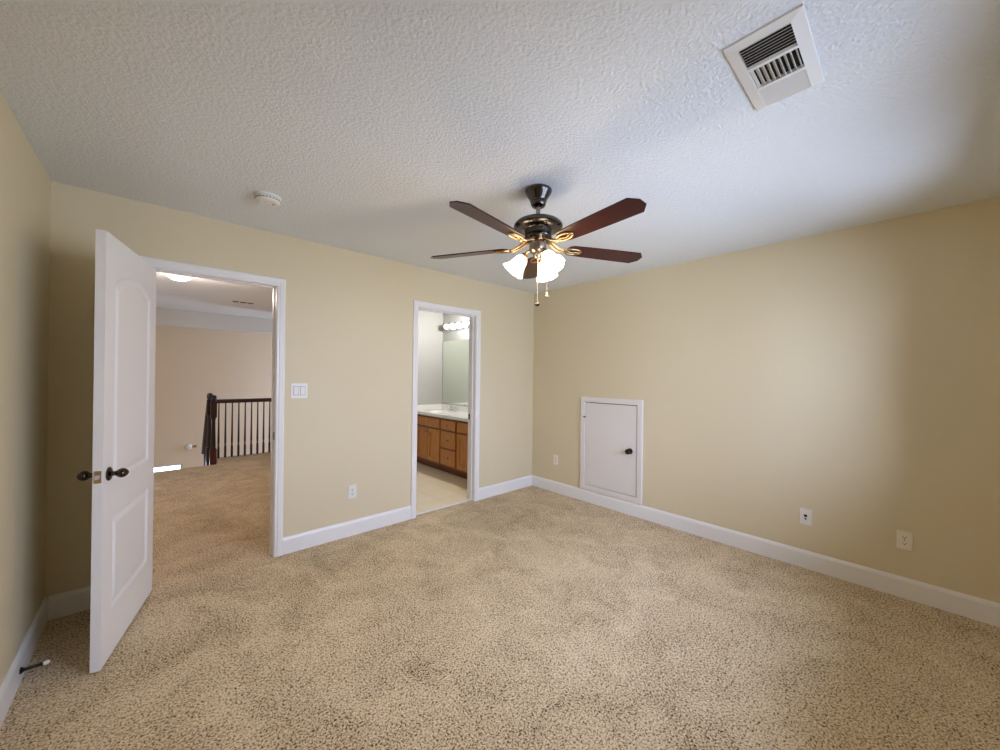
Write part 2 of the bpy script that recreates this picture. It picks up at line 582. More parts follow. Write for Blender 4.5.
def doorway(xl, xr, n_case, n_jamb, where):
    bm = BM()
    add_casing(bm, [(xl, 0), (xl, DH), (xr, DH), (xr, 0)], CASING, (0, 0, 0), (1, 0, 0), (0, -1, 0))
    struct(n_case, bm, 'white', 'white moulded casing round the ' + where + ' doorway', 'door casing')
    bm = BM()
    add_casing(bm, [(xl, 0), (xl, DH), (xr, DH), (xr, 0)], CASING, (0, TH, 0), (1, 0, 0), (0, 1, 0))
    struct(n_case, bm, 'white', 'white casing on the far side of the ' + where + ' doorway', 'door casing')
    bm = BM()
    add_box(bm, xl - 0.018, xl, 0, TH, 0, DH + 0.018)
    add_box(bm, xr, xr + 0.018, 0, TH, 0, DH + 0.018)
    add_box(bm, xl, xr, 0, TH, DH, DH + 0.018)
    # stop strip
    add_box(bm, xl, xl + 0.008, 0.045, 0.078, 0, DH - 0.008)
    add_box(bm, xr - 0.008, xr, 0.045, 0.078, 0, DH - 0.008)
    add_box(bm, xl, xr, 0.045, 0.078, DH - 0.008, DH)
    return struct(n_jamb, bm, 'white', 'white jamb lining the ' + where + ' doorway', 'door jamb')


j1 = doorway(D1L, D1R, 'trim_1', 'trim_2', 'hall')
j2 = doorway(D2L, D2R, 'trim_3', 'trim_4', 'bathroom')


def strike(parent, x, y, z):
    bm = BM()
    add_box(bm, x - 0.003, x - 0.0003, y - 0.013, y + 0.013, z - 0.030, z + 0.030)
    add_box(bm, x - 0.006, x - 0.003, y - 0.022, y - 0.012, z - 0.018, z + 0.018)
    o = obj('strike_plate', bm, 'bronze', parent, bevel=0.0006)
    o['label'] = 'dark bronze strike plate'


strike(j1, D1R, 0.024, 0.910)
strike(j2, D2R, 0.100, 0.925)

# ------------------------------------------------------------------ the open panelled door
DW, DT, DHT = 0.738, 0.035, 2.020
door = thing('door_1', 'white two-panel arched-top door standing open by the left wall', 'door', (-3.575, -0.004, 0.012), math.radians(-103.2), kind='structure')


def panel_depth(x, z):
    """signed distance into the nearest moulded panel (positive inside)"""
    x0, x1 = 0.112, DW - 0.112
    low = min(x - x0, x1 - x, z - 0.225, 0.672 - z)
    t = max(0.0, min(1.0, (x - x0) / (x1 - x0)))
    top = 1.806 + 0.074 * math.sin(PI * t) ** 1.05
    up = min(x - x0, x1 - x, z - 0.842, (top - z) * 0.93)
    return max(low, up)


def panel_h(d):
    if d <= 0:
        return 0.0
    return 0.009 * sstep(0, 0.012, d) - 0.0075 * sstep(0.020, 0.050, d)


bm = BM()
NX, NZ = 122, 336
g1 = add_sheet(bm, NX, NZ, lambda a, c: (a * DW, DT + 0.004 - panel_h(panel_depth(a * DW, c * DHT)), c * DHT))
g2 = add_sheet(bm, NX, NZ, lambda a, c: (a * DW, 0.004 + panel_h(panel_depth(a * DW, c * DHT)), c * DHT))
for i in range(NX):
    bm.faces.new((g1[i][0], g2[i][0], g2[i + 1][0], g1[i + 1][0]))
    bm.faces.new((g1[i][NZ], g1[i + 1][NZ], g2[i + 1][NZ], g2[i][NZ]))
for j in range(NZ):
    bm.faces.new((g1[0][j], g1[0][j + 1], g2[0][j + 1], g2[0][j]))
    bm.faces.new((g1[NX][j], g2[NX][j], g2[NX][j + 1], g1[NX][j + 1]))
bmesh.ops.recalc_face_normals(bm, faces=bm.faces[:])
obj('door_leaf', bm, 'white', door, smooth=True)
KZ, KX = 0.888, DW - 0.060


def egg_knob(sign):
    """rosette, neck and egg knob standing off the leaf along local y"""
    y0 = DT + 0.004 if sign > 0 else 0.004
    mt = Matrix.Translation((KX, y0, KZ)) @ Matrix.Rotation(-sign * PI / 2, 4, 'X')
    bm = BM()
    add_lathe(bm, [(0, 0.0), (0.032, 0.0), (0.032, 0.004), (0.028, 0.008), (0.018, 0.011), (0.012, 0.013), (0.010, 0.022), (0.012, 0.027), (0.0, 0.027)], 32, mt)
    r = obj('knob_rosette', bm, 'bronze', door, smooth=True)
    r['label'] = 'dark bronze door rosette'
    bm = BM()
    prof = [(0.0, 0.024), (0.010, 0.025)]
    for k in range(1, 12):
        t = k / 12
        prof.append((0.026 * math.sin(PI * (0.10 + 0.88 * t)) ** 0.6, 0.027 + 0.044 * t))
    prof.append((0, 0.0725))
    sq = Matrix.Diagonal((1.0, 0.86, 1.0, 1.0))
    add_lathe(bm, prof, 28, mt @ sq)
    k = obj('egg_knob', bm, 'bronze', r, smooth='all')


egg_knob(1)
egg_knob(-1)
bm = BM()
add_box(bm, DW + 0.0002, DW + 0.0022, 0.0095, 0.0335, KZ - 0.028, KZ + 0.028)
lp = obj('latch_plate', bm, 'brass', door, bevel=0.0006)
lp['label'] = 'worn brass latch plate on the door edge'
bm = BM()
add_prism(bm, [(DW + 0.002, 0.014), (DW + 0.012, 0.014), (DW + 0.003, 0.029), (DW + 0.002, 0.029)], KZ - 0.010, KZ + 0.010)
obj('latch_bolt', bm, 'nickel', lp)
for z in (0.22, 1.02, 1.80):
    bm = BM()
    add_lathe(bm, [(0, z - 0.045), (0.006, z - 0.045), (0.006, z + 0.045), (0, z + 0.045)], 12, Matrix.Translation((-0.002, -0.004, 0)))
    add_box(bm, -0.0018, -0.0002, 0.004, 0.030, z - 0.044, z + 0.044)
    obj('hinge', bm, 'bronze', door)

# ------------------------------------------------------------------ hatch
hatch = thing('access_hatch', 'small white crawlspace hatch door with a dark round knob, low on the right wall', 'hatch door', (0, (HA0 + HA1) / 2, HZ0))
hy = lambda y: y - (HA0 + HA1) / 2
hz = lambda z: z - HZ0
bm = BM()
add_casing(bm, [(hy(HA1), hz(HZ0)), (hy(HA1), hz(HZ1)), (hy(HA0), hz(HZ1)), (hy(HA0), hz(HZ0))][::-1], [(0.0, -0.03), (0.0, 0.012), (0.004, 0.016), (0.05, 0.018), (0.056, 0.015), (0.056, 0.0005), (0.001, 0.0005), (0.001, -0.03)], (0, 0, 0), (0, 1, 0), (-1, 0, 0), closed=True)
obj('hatch_frame', bm, 'hatch_white', hatch)
bm = BM()
add_box(bm, -0.008, 0.012, hy(HA0) + 0.006, hy(HA1) - 0.003, 0.005, hz(HZ1) - 0.007)
pn = obj('hatch_panel', bm, 'hatch_white', hatch, bevel=0.002)
bm = BM()
mt = Matrix.Translation((-0.008, hy(-1.338), hz(0.640))) @ Matrix.Rotation(-PI / 2, 4, 'Y')
add_lathe(bm, [(0, 0), (0.030, 0), (0.030, 0.004), (0.025, 0.008), (0.012, 0.011), (0.010, 0.026), (0.016, 0.030), (0.025, 0.038), (0.028, 0.048), (0.025, 0.057), (0.014, 0.063), (0, 0.064)], 28, mt)
kb = obj('round_knob', bm, 'bronze', hatch, smooth=True)
kb['label'] = 'dark bronze round knob'
for z in (0.90, 0.37):
    bm = BM()
    add_lathe(bm, [(0, -0.034), (0.0055, -0.034), (0.0055, 0.034), (0, 0.034)], 12, Matrix.Translation((-0.013, hy(HA1) - 0.001, hz(z))))
    hg = obj('hinge', bm, 'hatch_white', hatch)
    if z > 0.5:
        bm = BM()
        add_lathe(bm, [(0, 0.034), (0.007, 0.035), (0.008, 0.041), (0.005, 0.046), (0, 0.047)], 12, Matrix.Translation((-0.013, hy(HA1) - 0.001, hz(z))))
        add_tube(bm, [(-0.013, hy(HA1) + 0.03, hz(z) + 0.040), (-0.016, hy(HA1) - 0.012, hz(z) + 0.040)], 0.004, 8)
        hp = obj('hinge_pin', bm, 'bronze', hg)
        hp['label'] = 'dark hinge pin'

# ------------------------------------------------------------------ wall plates


def plate(name, label, cat, loc, rotz, w=0.070, h=0.115, mat='plastic', group=None):
    """cover plate in the local xz plane, facing local -y"""
    t = thing(name, label, cat, loc, rotz, group)
    bm = BM()
    add_box(bm, -w / 2, w / 2, -0.006, -0.0005, -h / 2, h / 2)
    obj('cover_plate', bm, mat, t, bevel=0.002)
    return t


def duplex(label, loc, rotz, mat):
    t = plate('duplex_outlet', label, 'electrical outlet', loc, rotz, mat=mat, group='duplex outlets')
    for s in (-1, 1):
        bm = BM()
        pts = [(0.0165 * max(-1, min(1, 1.25 * math.cos(2 * PI * k / 24))), 0.0145 * math.sin(2 * PI * k / 24)) for k in range(24)]
        add_prism(bm, pts, 0.0, 0.0022, Matrix.Translation((0, -0.006, s * 0.0195)) @ Matrix.Rotation(PI / 2, 4, 'X'))
        r = obj('receptacle', bm, mat, t)
        bm = BM()
        add_box(bm, -0.0080, -0.0055, -0.0088, -0.0080, s * 0.0195 - 0.002, s * 0.0195 + 0.007)
        add_box(bm, 0.0055, 0.0080, -0.0088, -0.0080, s * 0.0195 - 0.002, s * 0.0195 + 0.007)
        add_lathe(bm, [(0, 0), (0.0032, 0), (0.0032, 0.0008), (0, 0.0008)], 12, Matrix.Translation((0, -0.0080, s * 0.0195 - 0.007)) @ Matrix.Rotation(PI / 2, 4, 'X'))
        sl = obj('slots', bm, 'slot', r)
    bm = BM()
    add_lathe(bm, [(0, 0), (0.0035, 0), (0.003, 0.001), (0, 0.0013)], 12, Matrix.Translation((0, -0.006, 0)) @ Matrix.Rotation(PI / 2, 4, 'X'))
    obj('screw', bm, 'nickel', t)
    return t


duplex('white duplex outlet on the back wall between the two doorways', (-2.280, 0, 0.375), 0, 'plastic')
duplex('ivory duplex outlet on the right wall between the corner and the access hatch', (0, -0.386, 0.388), -PI / 2, 'ivory')
duplex('ivory duplex outlet on the right wall, farthest from the access hatch', (0, -3.216, 0.366), -PI / 2, 'ivory')

t = plate('cable_jack', 'white wall plate with a dark square jack on the right wall', 'wall jack', (0, -2.723, 0.375), -PI / 2)
bm = BM(); add_box(bm, -0.009, 0.009, -0.0085, -0.006, 0.000, 0.017)
obj('phone_socket', bm, 'dark', t)
bm = BM(); add_lathe(bm, [(0, 0), (0.0055, 0), (0.0055, 0.008), (0.003, 0.008), (0.003, 0.004), (0, 0.004)], 14, Matrix.Translation((0, -0.006, -0.013)) @ Matrix.Rotation(PI / 2, 4, 'X'))
obj('coax_connector', bm, 'slot', t)

t = plate('light_switch', 'white two-gang light switch beside the hall doorway', 'light switch', (-2.705, 0, 1.250), 0, 0.118, 0.116)
for sx in (-0.0235, 0.0235):
    bm = BM()
    add_box(bm, sx - 0.0185, sx + 0.0185, -0.0064, -0.006, -0.035, 0.035)
    obj('rocker_gap_shade', bm, 'slot', t)  # dark plate, its colour stands for the shade round the rocker
    bm = BM()
    v = add_box(bm, sx - 0.0165, sx + 0.0165, -0.0080, -0.006, -0.033, 0.033)
    for q in (v[4], v[5]):
        q.co.y -= 0.003
    obj('rocker', bm, 'plastic', t, bevel=0.0008)

# ------------------------------------------------------------------ door stop
ds = thing('door_stop', 'spring door stop with a white rubber tip on the left baseboard', 'door stop', (-W + 0.0142, -0.585, 0.058))
bm = BM()
mt = Matrix.Rotation(PI / 2, 4, 'Y')
add_lathe(bm, [(0, 0), (0.014, 0), (0.014, 0.003), (0.008, 0.010), (0, 0.012)], 20, mt)
obj('base', bm, 'bronze', ds, smooth=True)
bm = BM()
add_tube(bm, [(0.008 + 0.058 * k / 150, 0.0062 * math.cos(k * 2 * PI / 10), 0.0062 * math.sin(k * 2 * PI / 10)) for k in range(151)], 0.0017, 6)
add_tube(bm, [(0.006, 0, 0), (0.07, 0, 0)], 0.0045, 10)
obj('spring', bm, 'pewter', ds, smooth='all')
bm = BM()
add_lathe(bm, [(0, 0.066), (0.0075, 0.066), (0.0085, 0.070), (0.0085, 0.080), (0.006, 0.085), (0, 0.086)], 18, mt)
tp = obj('rubber_tip', bm, 'rubber', ds, smooth=True)
tp['label'] = 'white rubber tip'

# ------------------------------------------------------------------ smoke detector
sd = thing('smoke_detector', 'round white smoke detector on the ceiling above the hall doorway', 'smoke detector', (-3.050, -0.635, H))
bm = BM()
add_lathe(bm, [(0, -0.0005), (0.067, -0.0005), (0.068, -0.004), (0.067, -0.011), (0.060, -0.012), (0, -0.012)], 40)
obj('mounting_base', bm, 'plastic', sd, smooth=True)
bm = BM()
add_lathe(bm, [(0.050, -0.012), (0.062, -0.014), (0.066, -0.018), (0.064, -0.030), (0.056, -0.037), (0.040, -0.040), (0.036, -0.0385), (0.018, -0.0385), (0.016, -0.041), (0, -0.041)], 40)
obj('cover', bm, 'plastic', sd, smooth=True)
bm = BM()
for k in range(24):
    a = 2 * PI * k / 24
    mt = Matrix.Rotation(a, 4, 'Z')
    add_box(bm, 0.0602, 0.0655, -0.005, 0.005, -0.0275, -0.022, mt)
obj('vent_slots', bm, 'slot', sd)
bm = BM()
add_lathe(bm, [(0, -0.0405), (0.004, -0.0405), (0.004, -0.043), (0, -0.043)], 12, Matrix.Translation((0.028, 0.0, 0.002)))
obj('test_button', bm, 'slot', sd)

# ------------------------------------------------------------------ air register on the ceiling
av = thing('air_vent', 'white three-way ceiling air register above the right side of the room', 'air vent', (-2.002, -2.918, H))
VX, VY = 0.200, 0.102
bm = BM()
fx, fy = 0.160, 0.068
v_out = [(-VX, -VY), (VX, -VY), (VX, VY), (-VX, VY)]
ringA = [bm.verts.new((x, y, -0.0005)) for x, y in v_out]
ringB = [bm.verts.new((x * 0.99, y * 0.985, -0.006)) for x, y in v_out]
v_in = [(-fx - 0.008, -fy), (fx + 0.024, -fy), (fx + 0.024, fy), (-fx - 0.008, fy)]
ringC = [bm.verts.new((x, y, -0.012)) for x, y in v_in]
ringD = [bm.verts.new((x, y, -0.0006)) for x, y in v_in]
for a, b_ in ((ringA, ringB), (ringB, ringC), (ringC, ringD)):
    for i in range(4):
        j = (i + 1) % 4
        bm.faces.new((a[i], a[j], b_[j], b_[i]))
bmesh.ops.recalc_face_normals(bm, faces=bm.faces[:])
obj('register_frame', bm, 'vent_white', av)
bm = BM()
add_box(bm, -fx - 0.008, fx + 0.024, -fy, fy, -0.0012, -0.0004)
obj('duct_shade_sheet', bm, 'dark', av)  # dark sheet painted as the shade of the duct behind the slats
# dividers between the three sections
S1, S2 = -0.060, 0.057
for sx in (S1, S2):
    bm = BM()
    add_box(bm, sx, sx + 0.012, -fy, fy, -0.013, -0.0015)
    obj('divider', bm, 'vent_white', av)


def slat(x, y, ln, ang, along_y, wd=0.0135):
    bm = BM()
    if along_y:
        mt = Matrix.Translation((x, y, -0.0075)) @ Matrix.Rotation(ang, 4, 'Y')
        add_box(bm, -wd / 2, wd / 2, -ln / 2, ln / 2, -0.0006, 0.0006, mt)
    else:
        mt = Matrix.Translation((x, y, -0.0075)) @ Matrix.Rotation(ang, 4, 'X')
        add_box(bm, -ln / 2, ln / 2, -wd / 2, wd / 2, -0.0006, 0.0006, mt)
    obj('slat', bm, 'vent_white', av)


for k in range(8):
    slat(-fx + 0.000 + k * 0.0132, 0, 2 * fy, math.radians(-36), True, 0.0136)
for k in range(9):
    slat((S1 + 0.012 + S2) / 2, -fy + 0.008 + k * 0.0150, S2 - S1 - 0.012, math.radians(62 - k * 4.5), False, 0.0125)
for k in range(9):
    slat(S2 + 0.016 + k * 0.0128, 0, 2 * fy, math.radians(40), True, 0.0150)

# ------------------------------------------------------------------ ceiling fan
fan = thing('ceiling_fan', 'five-blade ceiling fan with dark red-brown blades and three lit glass shades', 'ceiling fan', (-1.945, -1.804, H))
bm = BM()
add_lathe(bm, [(0, -0.0008), (0.072, -0.0008), (0.076, -0.006), (0.075, -0.016), (0.069, -0.026), (0.060, -0.040), (0.052, -0.054), (0.047, -0.062), (0.046, -0.070), (0.043, -0.072), (0.042, -0.086), (0.034, -0.096), (0.018, -0.100), (0.0, -0.100)], 40)
obj('canopy', bm, 'pewter', fan, smooth=True)
bm = BM()
add_lathe(bm, [(0, -0.095), (0.0125, -0.095), (0.0125, -0.176), (0, -0.176)], 20)
obj('downrod', bm, 'nickel', fan, smooth=True)
bm = BM()
add_lathe(bm, [(0, -0.156), (0.022, -0.156), (0.026, -0.164), (0.060, -0.168), (0.095, -0.175), (0.122, -0.187), (0.136, -0.200), (0.138, -0.212), (0.130, -0.221), (0.112, -0.226), (0.082, -0.228),
               (0.078, -0.231), (0.074, -0.258), (0.078, -0.268), (0.074, -0.276), (0.064, -0.284), (0.060, -0.296), (0.052, -0.302), (0, -0.302)], 48)
obj('motor_housing', bm, 'pewter', fan, smooth=True)
bm = BM()
add_lathe(bm, [(0, -0.300), (0.044, -0.300), (0.049, -0.304), (0.049, -0.344), (0.045, -0.352), (0.034, -0.360), (0.022, -0.366), (0.018, -0.384), (0.010, -0.392), (0, -0.394)], 36)
obj('switch_housing', bm, 'nickel', fan, smooth=True)

BZ = -0.322      # blade height below the ceiling
for k in range(5):
    ang = math.radians(46 + 72 * k)
    rot = Matrix.Rotation(ang, 4, 'Z')
    pitch = Matrix.Translation((0, 0, BZ)) @ Matrix.Rotation(math.radians(-11), 4, 'X')
    # outline of the blade: rounded root, widening, clipped tip
    half = [(0.178, 0.0), (0.181, 0.026), (0.190, 0.041), (0.208, 0.050), (0.30, 0.055), (0.45, 0.059), (0.640, 0.062), (0.678, 0.022)]
    poly = half[1:] + [(x, -y) for x, y in half[1:]][::-1] + [(0.175, 0)]
    bm = BM()
    add_prism(bm, [(x, y) for x, y in poly][::-1], -0.003, 0.003, pitch)
    bmesh.ops.recalc_face_normals(bm, faces=bm.faces[:])
    bl = obj('blade', bm, 'blade', fan, bevel=0.0012)
    bl.matrix_local = rot
    # bracket: two scrolled arms from the hub closing in an oval ring under the blade root
    bm = BM()
    for s in (-1, 1):
        pts = [(0.058, s * 0.012, -0.288), (0.085, s * 0.018, -0.298), (0.115, s * 0.016, -0.318), (0.145, s * 0.012, -0.330), (0.170, s * 0.010, -0.331)]
        add_tube(bm, pts, [0.007, 0.007, 0.006, 0.006, 0.006], 8)
    add_tube(bm, [pitch @ Vector((0.215 + 0.053 * math.cos(2 * PI * q / 28), 0.027 * math.sin(2 * PI * q / 28), -0.0065)) for q in range(28)], 0.0055, 8, closed=True)
    add_tube(bm, [pitch @ Vector(q) for q in ((0.165, 0, -0.008), (0.19, 0.0, -0.007), (0.215, 0.012, -0.0065), (0.24, 0.004, -0.0065), (0.262, 0.0, -0.0065))], 0.004, 8)
    obj('blade_bracket', bm, 'antique', bl, smooth='all')

for k, a in enumerate((138, 258, 18)):
    a = math.radians(a)
    dirv = Vector((math.cos(a), math.sin(a), 0))
    axis = (dirv * 0.60 + Vector((0, 0, -0.80))).normalized()
    neck = dirv * 0.072 + Vector((0, 0, -0.372))
    bm = BM()
    add_tube(bm, [dirv * 0.030 + Vector((0, 0, -0.345)), dirv * 0.050 + Vector((0, 0, -0.346)), dirv * 0.064 + Vector((0, 0, -0.356)), neck + axis * 0.004], 0.0075, 10)
    mt = Matrix.Translation(neck) @ frame_for(axis)
    add_lathe(bm, [(0, -0.006), (0.018, -0.004), (0.021, 0.002), (0.023, 0.020), (0.020, 0.021), (0, 0.021)], 20, mt)
    ar = obj('lamp_arm', bm, 'antique', fan, smooth=True)
    bm = BM()
    prof = [(0.021, 0.012), (0.027, 0.018), (0.034, 0.030), (0.038, 0.045), (0.041, 0.062), (0.046, 0.080), (0.054, 0.096), (0.063, 0.108), (0.066, 0.112)]
    rings = add_lathe(bm, prof, 48, mt, 8, 0.035)
    sh = obj('lamp_shade', bm, 'shade', fan, smooth='all')
    sm = sh.modifiers.new('thickness', 'SOLIDIFY')
    sm.thickness = 0.003
    bm = BM()
    add_lathe(bm, [(0, 0.018), (0.011, 0.020), (0.013, 0.034), (0.022, 0.050), (0.026, 0.066), (0.022, 0.082), (0.012, 0.090), (0, 0.092)], 20, mt)
    obj('bulb', bm, 'bulb', sh, smooth='all')
    ld = bpy.data.lights.new('fan_lamp_light', 'POINT')
    ld.energy = 5.5
    ld.color = (1.0, 0.80, 0.46)
    ld.shadow_soft_size = 0.025
    lo = bpy.data.objects.new('fan_lamp_light', ld)
    COL.objects.link(lo)
    lo.location = Vector(fan.location) + neck + axis * 0.118

for (dx, dy, z1, nm) in ((-0.028, -0.026, -0.646, 'dark'), (0.040, -0.036, -0.592, 'white')):
    bm = BM()
    add_tube(bm, [(dx * 0.9, dy * 0.9, -0.352), (dx, dy, -0.37), (dx, dy, z1)], 0.0016, 6)
    pc = obj('pull_chain', bm, 'chain', fan)
    bm = BM()
    mt = Matrix.Translation((dx, dy, z1))
    if nm == 'dark':
        add_lathe(bm, [(0, 0.004), (0.004, 0.002), (0.013, -0.006), (0.014, -0.010), (0.011, -0.016), (0.004, -0.020), (0, -0.021)], 18, mt)
    else:
        add_lathe(bm, [(0, 0.012), (0.004, 0.010), (0.006, 0.002), (0.012, -0.006), (0.018, -0.012), (0.016, -0.015), (0.006, -0.016), (0, -0.016)], 18, mt)
    pk = obj('pull_knob', bm, 'espresso' if nm == 'dark' else 'chain', pc, smooth=True)
    if nm == 'dark':
        pk['label'] = 'dark wooden pull knob'

# ------------------------------------------------------------------ hall and stairwell
bm = BM()
add_box(bm, HX0, -2.815, 0.06, 3.81, -0.05, 0.0)
add_box(bm, -2.815, HX1, 0.06, HY1 + 0.06, -0.05, 0.0)
struct('floor_hall', bm, 'carpet', 'brown beige carpet of the landing beyond the doorway', 'floor')
bm = BM()
add_box(bm, HX0, 1.2, TH, 5.15, H, H + 0.1)
struct('ceiling_hall', bm, 'ceiling', 'hall ceiling with the small vent', 'ceiling')
bm = BM()
add_box(bm, HX0, 1.2, 5.15, 5.27, 2.170, H + 0.5)
struct('trim_5', bm, 'ceiling', 'pale dropped header over the stairwell', 'beam')
bm = BM()
add_box(bm, HX0 - TH, HX0, TH, 2.75, -2.8, H + 0.5)
add_box(bm, HX0 - TH, HX0, 3.2, FY, -2.8, H + 0.5)
add_box(bm, HX0 - TH, HX0, 2.75, 3.2, -2.8, 0.9)
add_box(bm, HX0 - TH, HX0, 2.75, 3.2, 2.1, H + 0.5)
struct('wall_hall_left', bm, 'hall_wall', 'wall at the far left of the landing', 'wall')
bm = BM()
add_box(bm, HX0 - TH, -W - TH, 0, TH, -0.05, H + 0.1)
struct('wall_hall_front', bm, 'hall_wall', 'wall of the landing left of the bedroom', 'wall')
bm = BM()
add_box(bm, HX1 + TH, 1.2 + TH, HY1 - TH, HY1, -0.05, H + 0.5)
struct('wall_foyer_front', bm, 'hall_wall', 'wall facing the stairwell window wall', 'wall')
bm = BM()
add_box(bm, HX1, HX1 + TH, TH, HY1, 0, H)
struct('wall_hall_right', bm, 'hall_wall', 'wall on the right of the landing', 'wall')
bm = BM()
FW = (-3.76, -3.137, -1.43, -0.432)       # window low in the stairwell wall
add_box(bm, HX0 - TH, FW[0], FY, FY + TH, -2.8, H + 0.5)
add_box(bm, FW[0], FW[1], FY, FY + TH, -2.8, FW[2])
add_box(bm, FW[0], FW[1], FY, FY + TH, FW[3], H + 0.5)
add_box(bm, FW[1], 1.2, FY, FY + TH, -2.8, H + 0.5)
struct('wall_stairwell', bm, 'hall_wall', 'pinkish beige wall at the back of the stairwell', 'wall')
make_window('window_3', FW[0], FW[1], FW[2], FW[3], FY, -1, 'bright window low in the stairwell wall', casing=False)
bm = BM()
add_box(bm, 1.2, 1.2 + TH, HY1 - TH, 4.7, -2.8, H + 0.5)
add_box(bm, 1.2, 1.2 + TH, 6.1, FY + TH, -2.8, H + 0.5)
add_box(bm, 1.2, 1.2 + TH, 4.7, 6.1, -2.8, -0.6)
add_box(bm, 1.2, 1.2 + TH, 4.7, 6.1, 1.9, H + 0.5)
struct('wall_stairwell_right', bm, 'hall_wall', 'wall at the right end of the stairwell', 'wall')
w5 = make_window('landing_fill_window', -3.2, -2.75, 0.9, 2.1, 0, 1, 'unseen narrow window added at the far left end to light the landing', casing=False)  # added out of view so daylight reaches the header and landing
w5.location = (HX0, 0, 0)
w5.rotation_euler = (0, 0, -PI / 2)
w4 = make_window('stairwell_fill_window', 4.7, 6.1, -0.6, 1.9, 0, 1, 'unseen tall window added in the right end wall to light the stairwell', casing=False)  # added out of view to bring more daylight into the stairwell
w4.location = (1.2, 0, 0)
w4.rotation_euler = (0, 0, PI / 2)
bm = BM()
add_box(bm, HX0, 1.2, 5.27, FY, H + 0.4, H + 0.5)
struct('ceiling_stairwell', bm, 'ceiling', 'ceiling above the stairwell', 'ceiling')
bm = BM()
add_box(bm, HX0, 1.2, 3.7, FY, -2.85, -2.75)
struct('floor_foyer', bm, 'carpet', 'floor at the foot of the stairs', 'floor')
bm = BM()
add_box(bm, HX0, -2.815, 3.69, 3.81, -2.75, -0.05)
add_box(bm, -2.815, 1.2, HY1 - 0.06, HY1 + 0.06, -2.75, -0.05)
add_box(bm, -2.815, -2.755, 3.81, HY1 - 0.06, -2.75, -0.05)
struct('wall_landing', bm, 'hall_wall', 'wall below the edge of the landing', 'wall')
bm = BM()
for k in range(1, 10):
    add_box(bm, -3.95, -3.0, 3.815 + (k - 1) * 0.26, 3.815 + k * 0.26 + 0.02, -0.19 * k - 0.19, -0.19 * k)
tag(obj('staircase', bm, 'carpet'), 'carpeted stairs going down from the landing edge', 'stairs', kind='structure')

rail = thing('stair_railing', 'dark wood landing railing with newel posts and slim balusters', 'railing', (-2.86, 4.25, 0))


def newel(x, y, z0, z1, nm='newel_post'):
    bm = BM()
    add_box(bm, x - 0.042, x + 0.042, y - 0.042, y + 0.042, z0, 0.16)
    h = z1 - 0.36
    add_lathe(bm, [(0.036, 0.16), (0.040, 0.17), (0.030, 0.19), (0.034, 0.22), (0.030, h * 0.55), (0.024, h - 0.05), (0.030, h - 0.02), (0.034, h)], 20, Matrix.Translation((x, y, 0)))
    add_box(bm, x - 0.040, x + 0.040, y - 0.040, y + 0.040, h, z1 - 0.11)
    add_lathe(bm, [(0.030, z1 - 0.11), (0.026, z1 - 0.098), (0.042, z1 - 0.085), (0.041, z1 - 0.060), (0.038, z1 - 0.025), (0.022, z1 - 0.004), (0, z1)], 20, Matrix.Translation((x, y, 0)))
    return obj(nm, bm, 'espresso', rail, smooth=True)


newel(0.0, 0.02, -0.13, 1.026)
newel(-0.030, 0.24, -0.30, 1.050)
bm = BM()
add_box(bm, -0.043, 0.043, -0.023, 0.063, -0.131, 0.150)
nb = obj('newel_base', bm, 'newel', rail, bevel=0.003)
nb['label'] = 'reddish brown block at the foot of the newel'
bm = BM()
hp = [(-0.026, 0.889), (0.026, 0.889), (0.031, 0.915), (0.026, 0.943), (0.012, 0.951), (-0.012, 0.951), (-0.026, 0.943), (-0.031, 0.915)]
add_prism(bm, hp, 0.03, 0.995, Matrix.Translation((0, 0.05, 0)) @ Matrix(((0, 0, 1, 0), (1, 0, 0, 0), (0, 1, 0, 0), (0, 0, 0, 1))))
obj('handrail', bm, 'espresso', rail)
for k in range(11):
    x = 0.070 + k * 0.0893
    bm = BM()
    add_box(bm, x - 0.015, x + 0.015, 0.035, 0.065, 0.0, 0.17)
    add_lathe(bm, [(0.014, 0.17), (0.016, 0.18), (0.011, 0.20), (0.015, 0.26), (0.012, 0.50), (0.009, 0.889)], 12, Matrix.Translation((x, 0.05, 0)))
    obj('baluster', bm, 'espresso', rail, smooth=True)
# stair rail going down beyond the second newel
bm = BM()
a, b_ = Vector((-0.040, 0.27, 0.93)), Vector((-0.035, 1.30, -0.10))
d = (b_ - a)
mt = Matrix.Translation(a) @ frame_for(d)
add_lathe(bm, [(0, 0), (0.030, 0), (0.030, d.length), (0, d.length)], 14, mt)
obj('stair_handrail', bm, 'espresso', rail, smooth=True)
for k in range(1, 5):
    q = a + d * (k / 6.0)
    bm = BM()
    add_lathe(bm, [(0.014, q.z - 0.82), (0.014, q.z - 0.6), (0.009, q.z)], 10, Matrix.Translation((q.x, q.y, 0)))
    obj('stair_baluster', bm, 'espresso', rail, smooth=True)

# round fitting low on the stairwell wall
wf = thing('wall_fitting', 'small round white fitting low on the stairwell wall beside the railing', 'wall fitting', (-3.06, FY, -0.110))
bm = BM()
add_lathe(bm, [(0, 0.0005), (0.062, 0.0005), (0.062, 0.018), (0.050, 0.034), (0.030, 0.040), (0, 0.042)], 24, Matrix.Rotation(PI / 2, 4, 'X'))
obj('cover', bm, 'plastic', wf, smooth=True)
bm = BM()
add_box(bm, 0.062, 0.130, -0.020, -0.0005, -0.022, 0.022)
s2 = obj('side_bracket', bm, 'brass', wf, bevel=0.003)
s2['label'] = 'tan bracket'

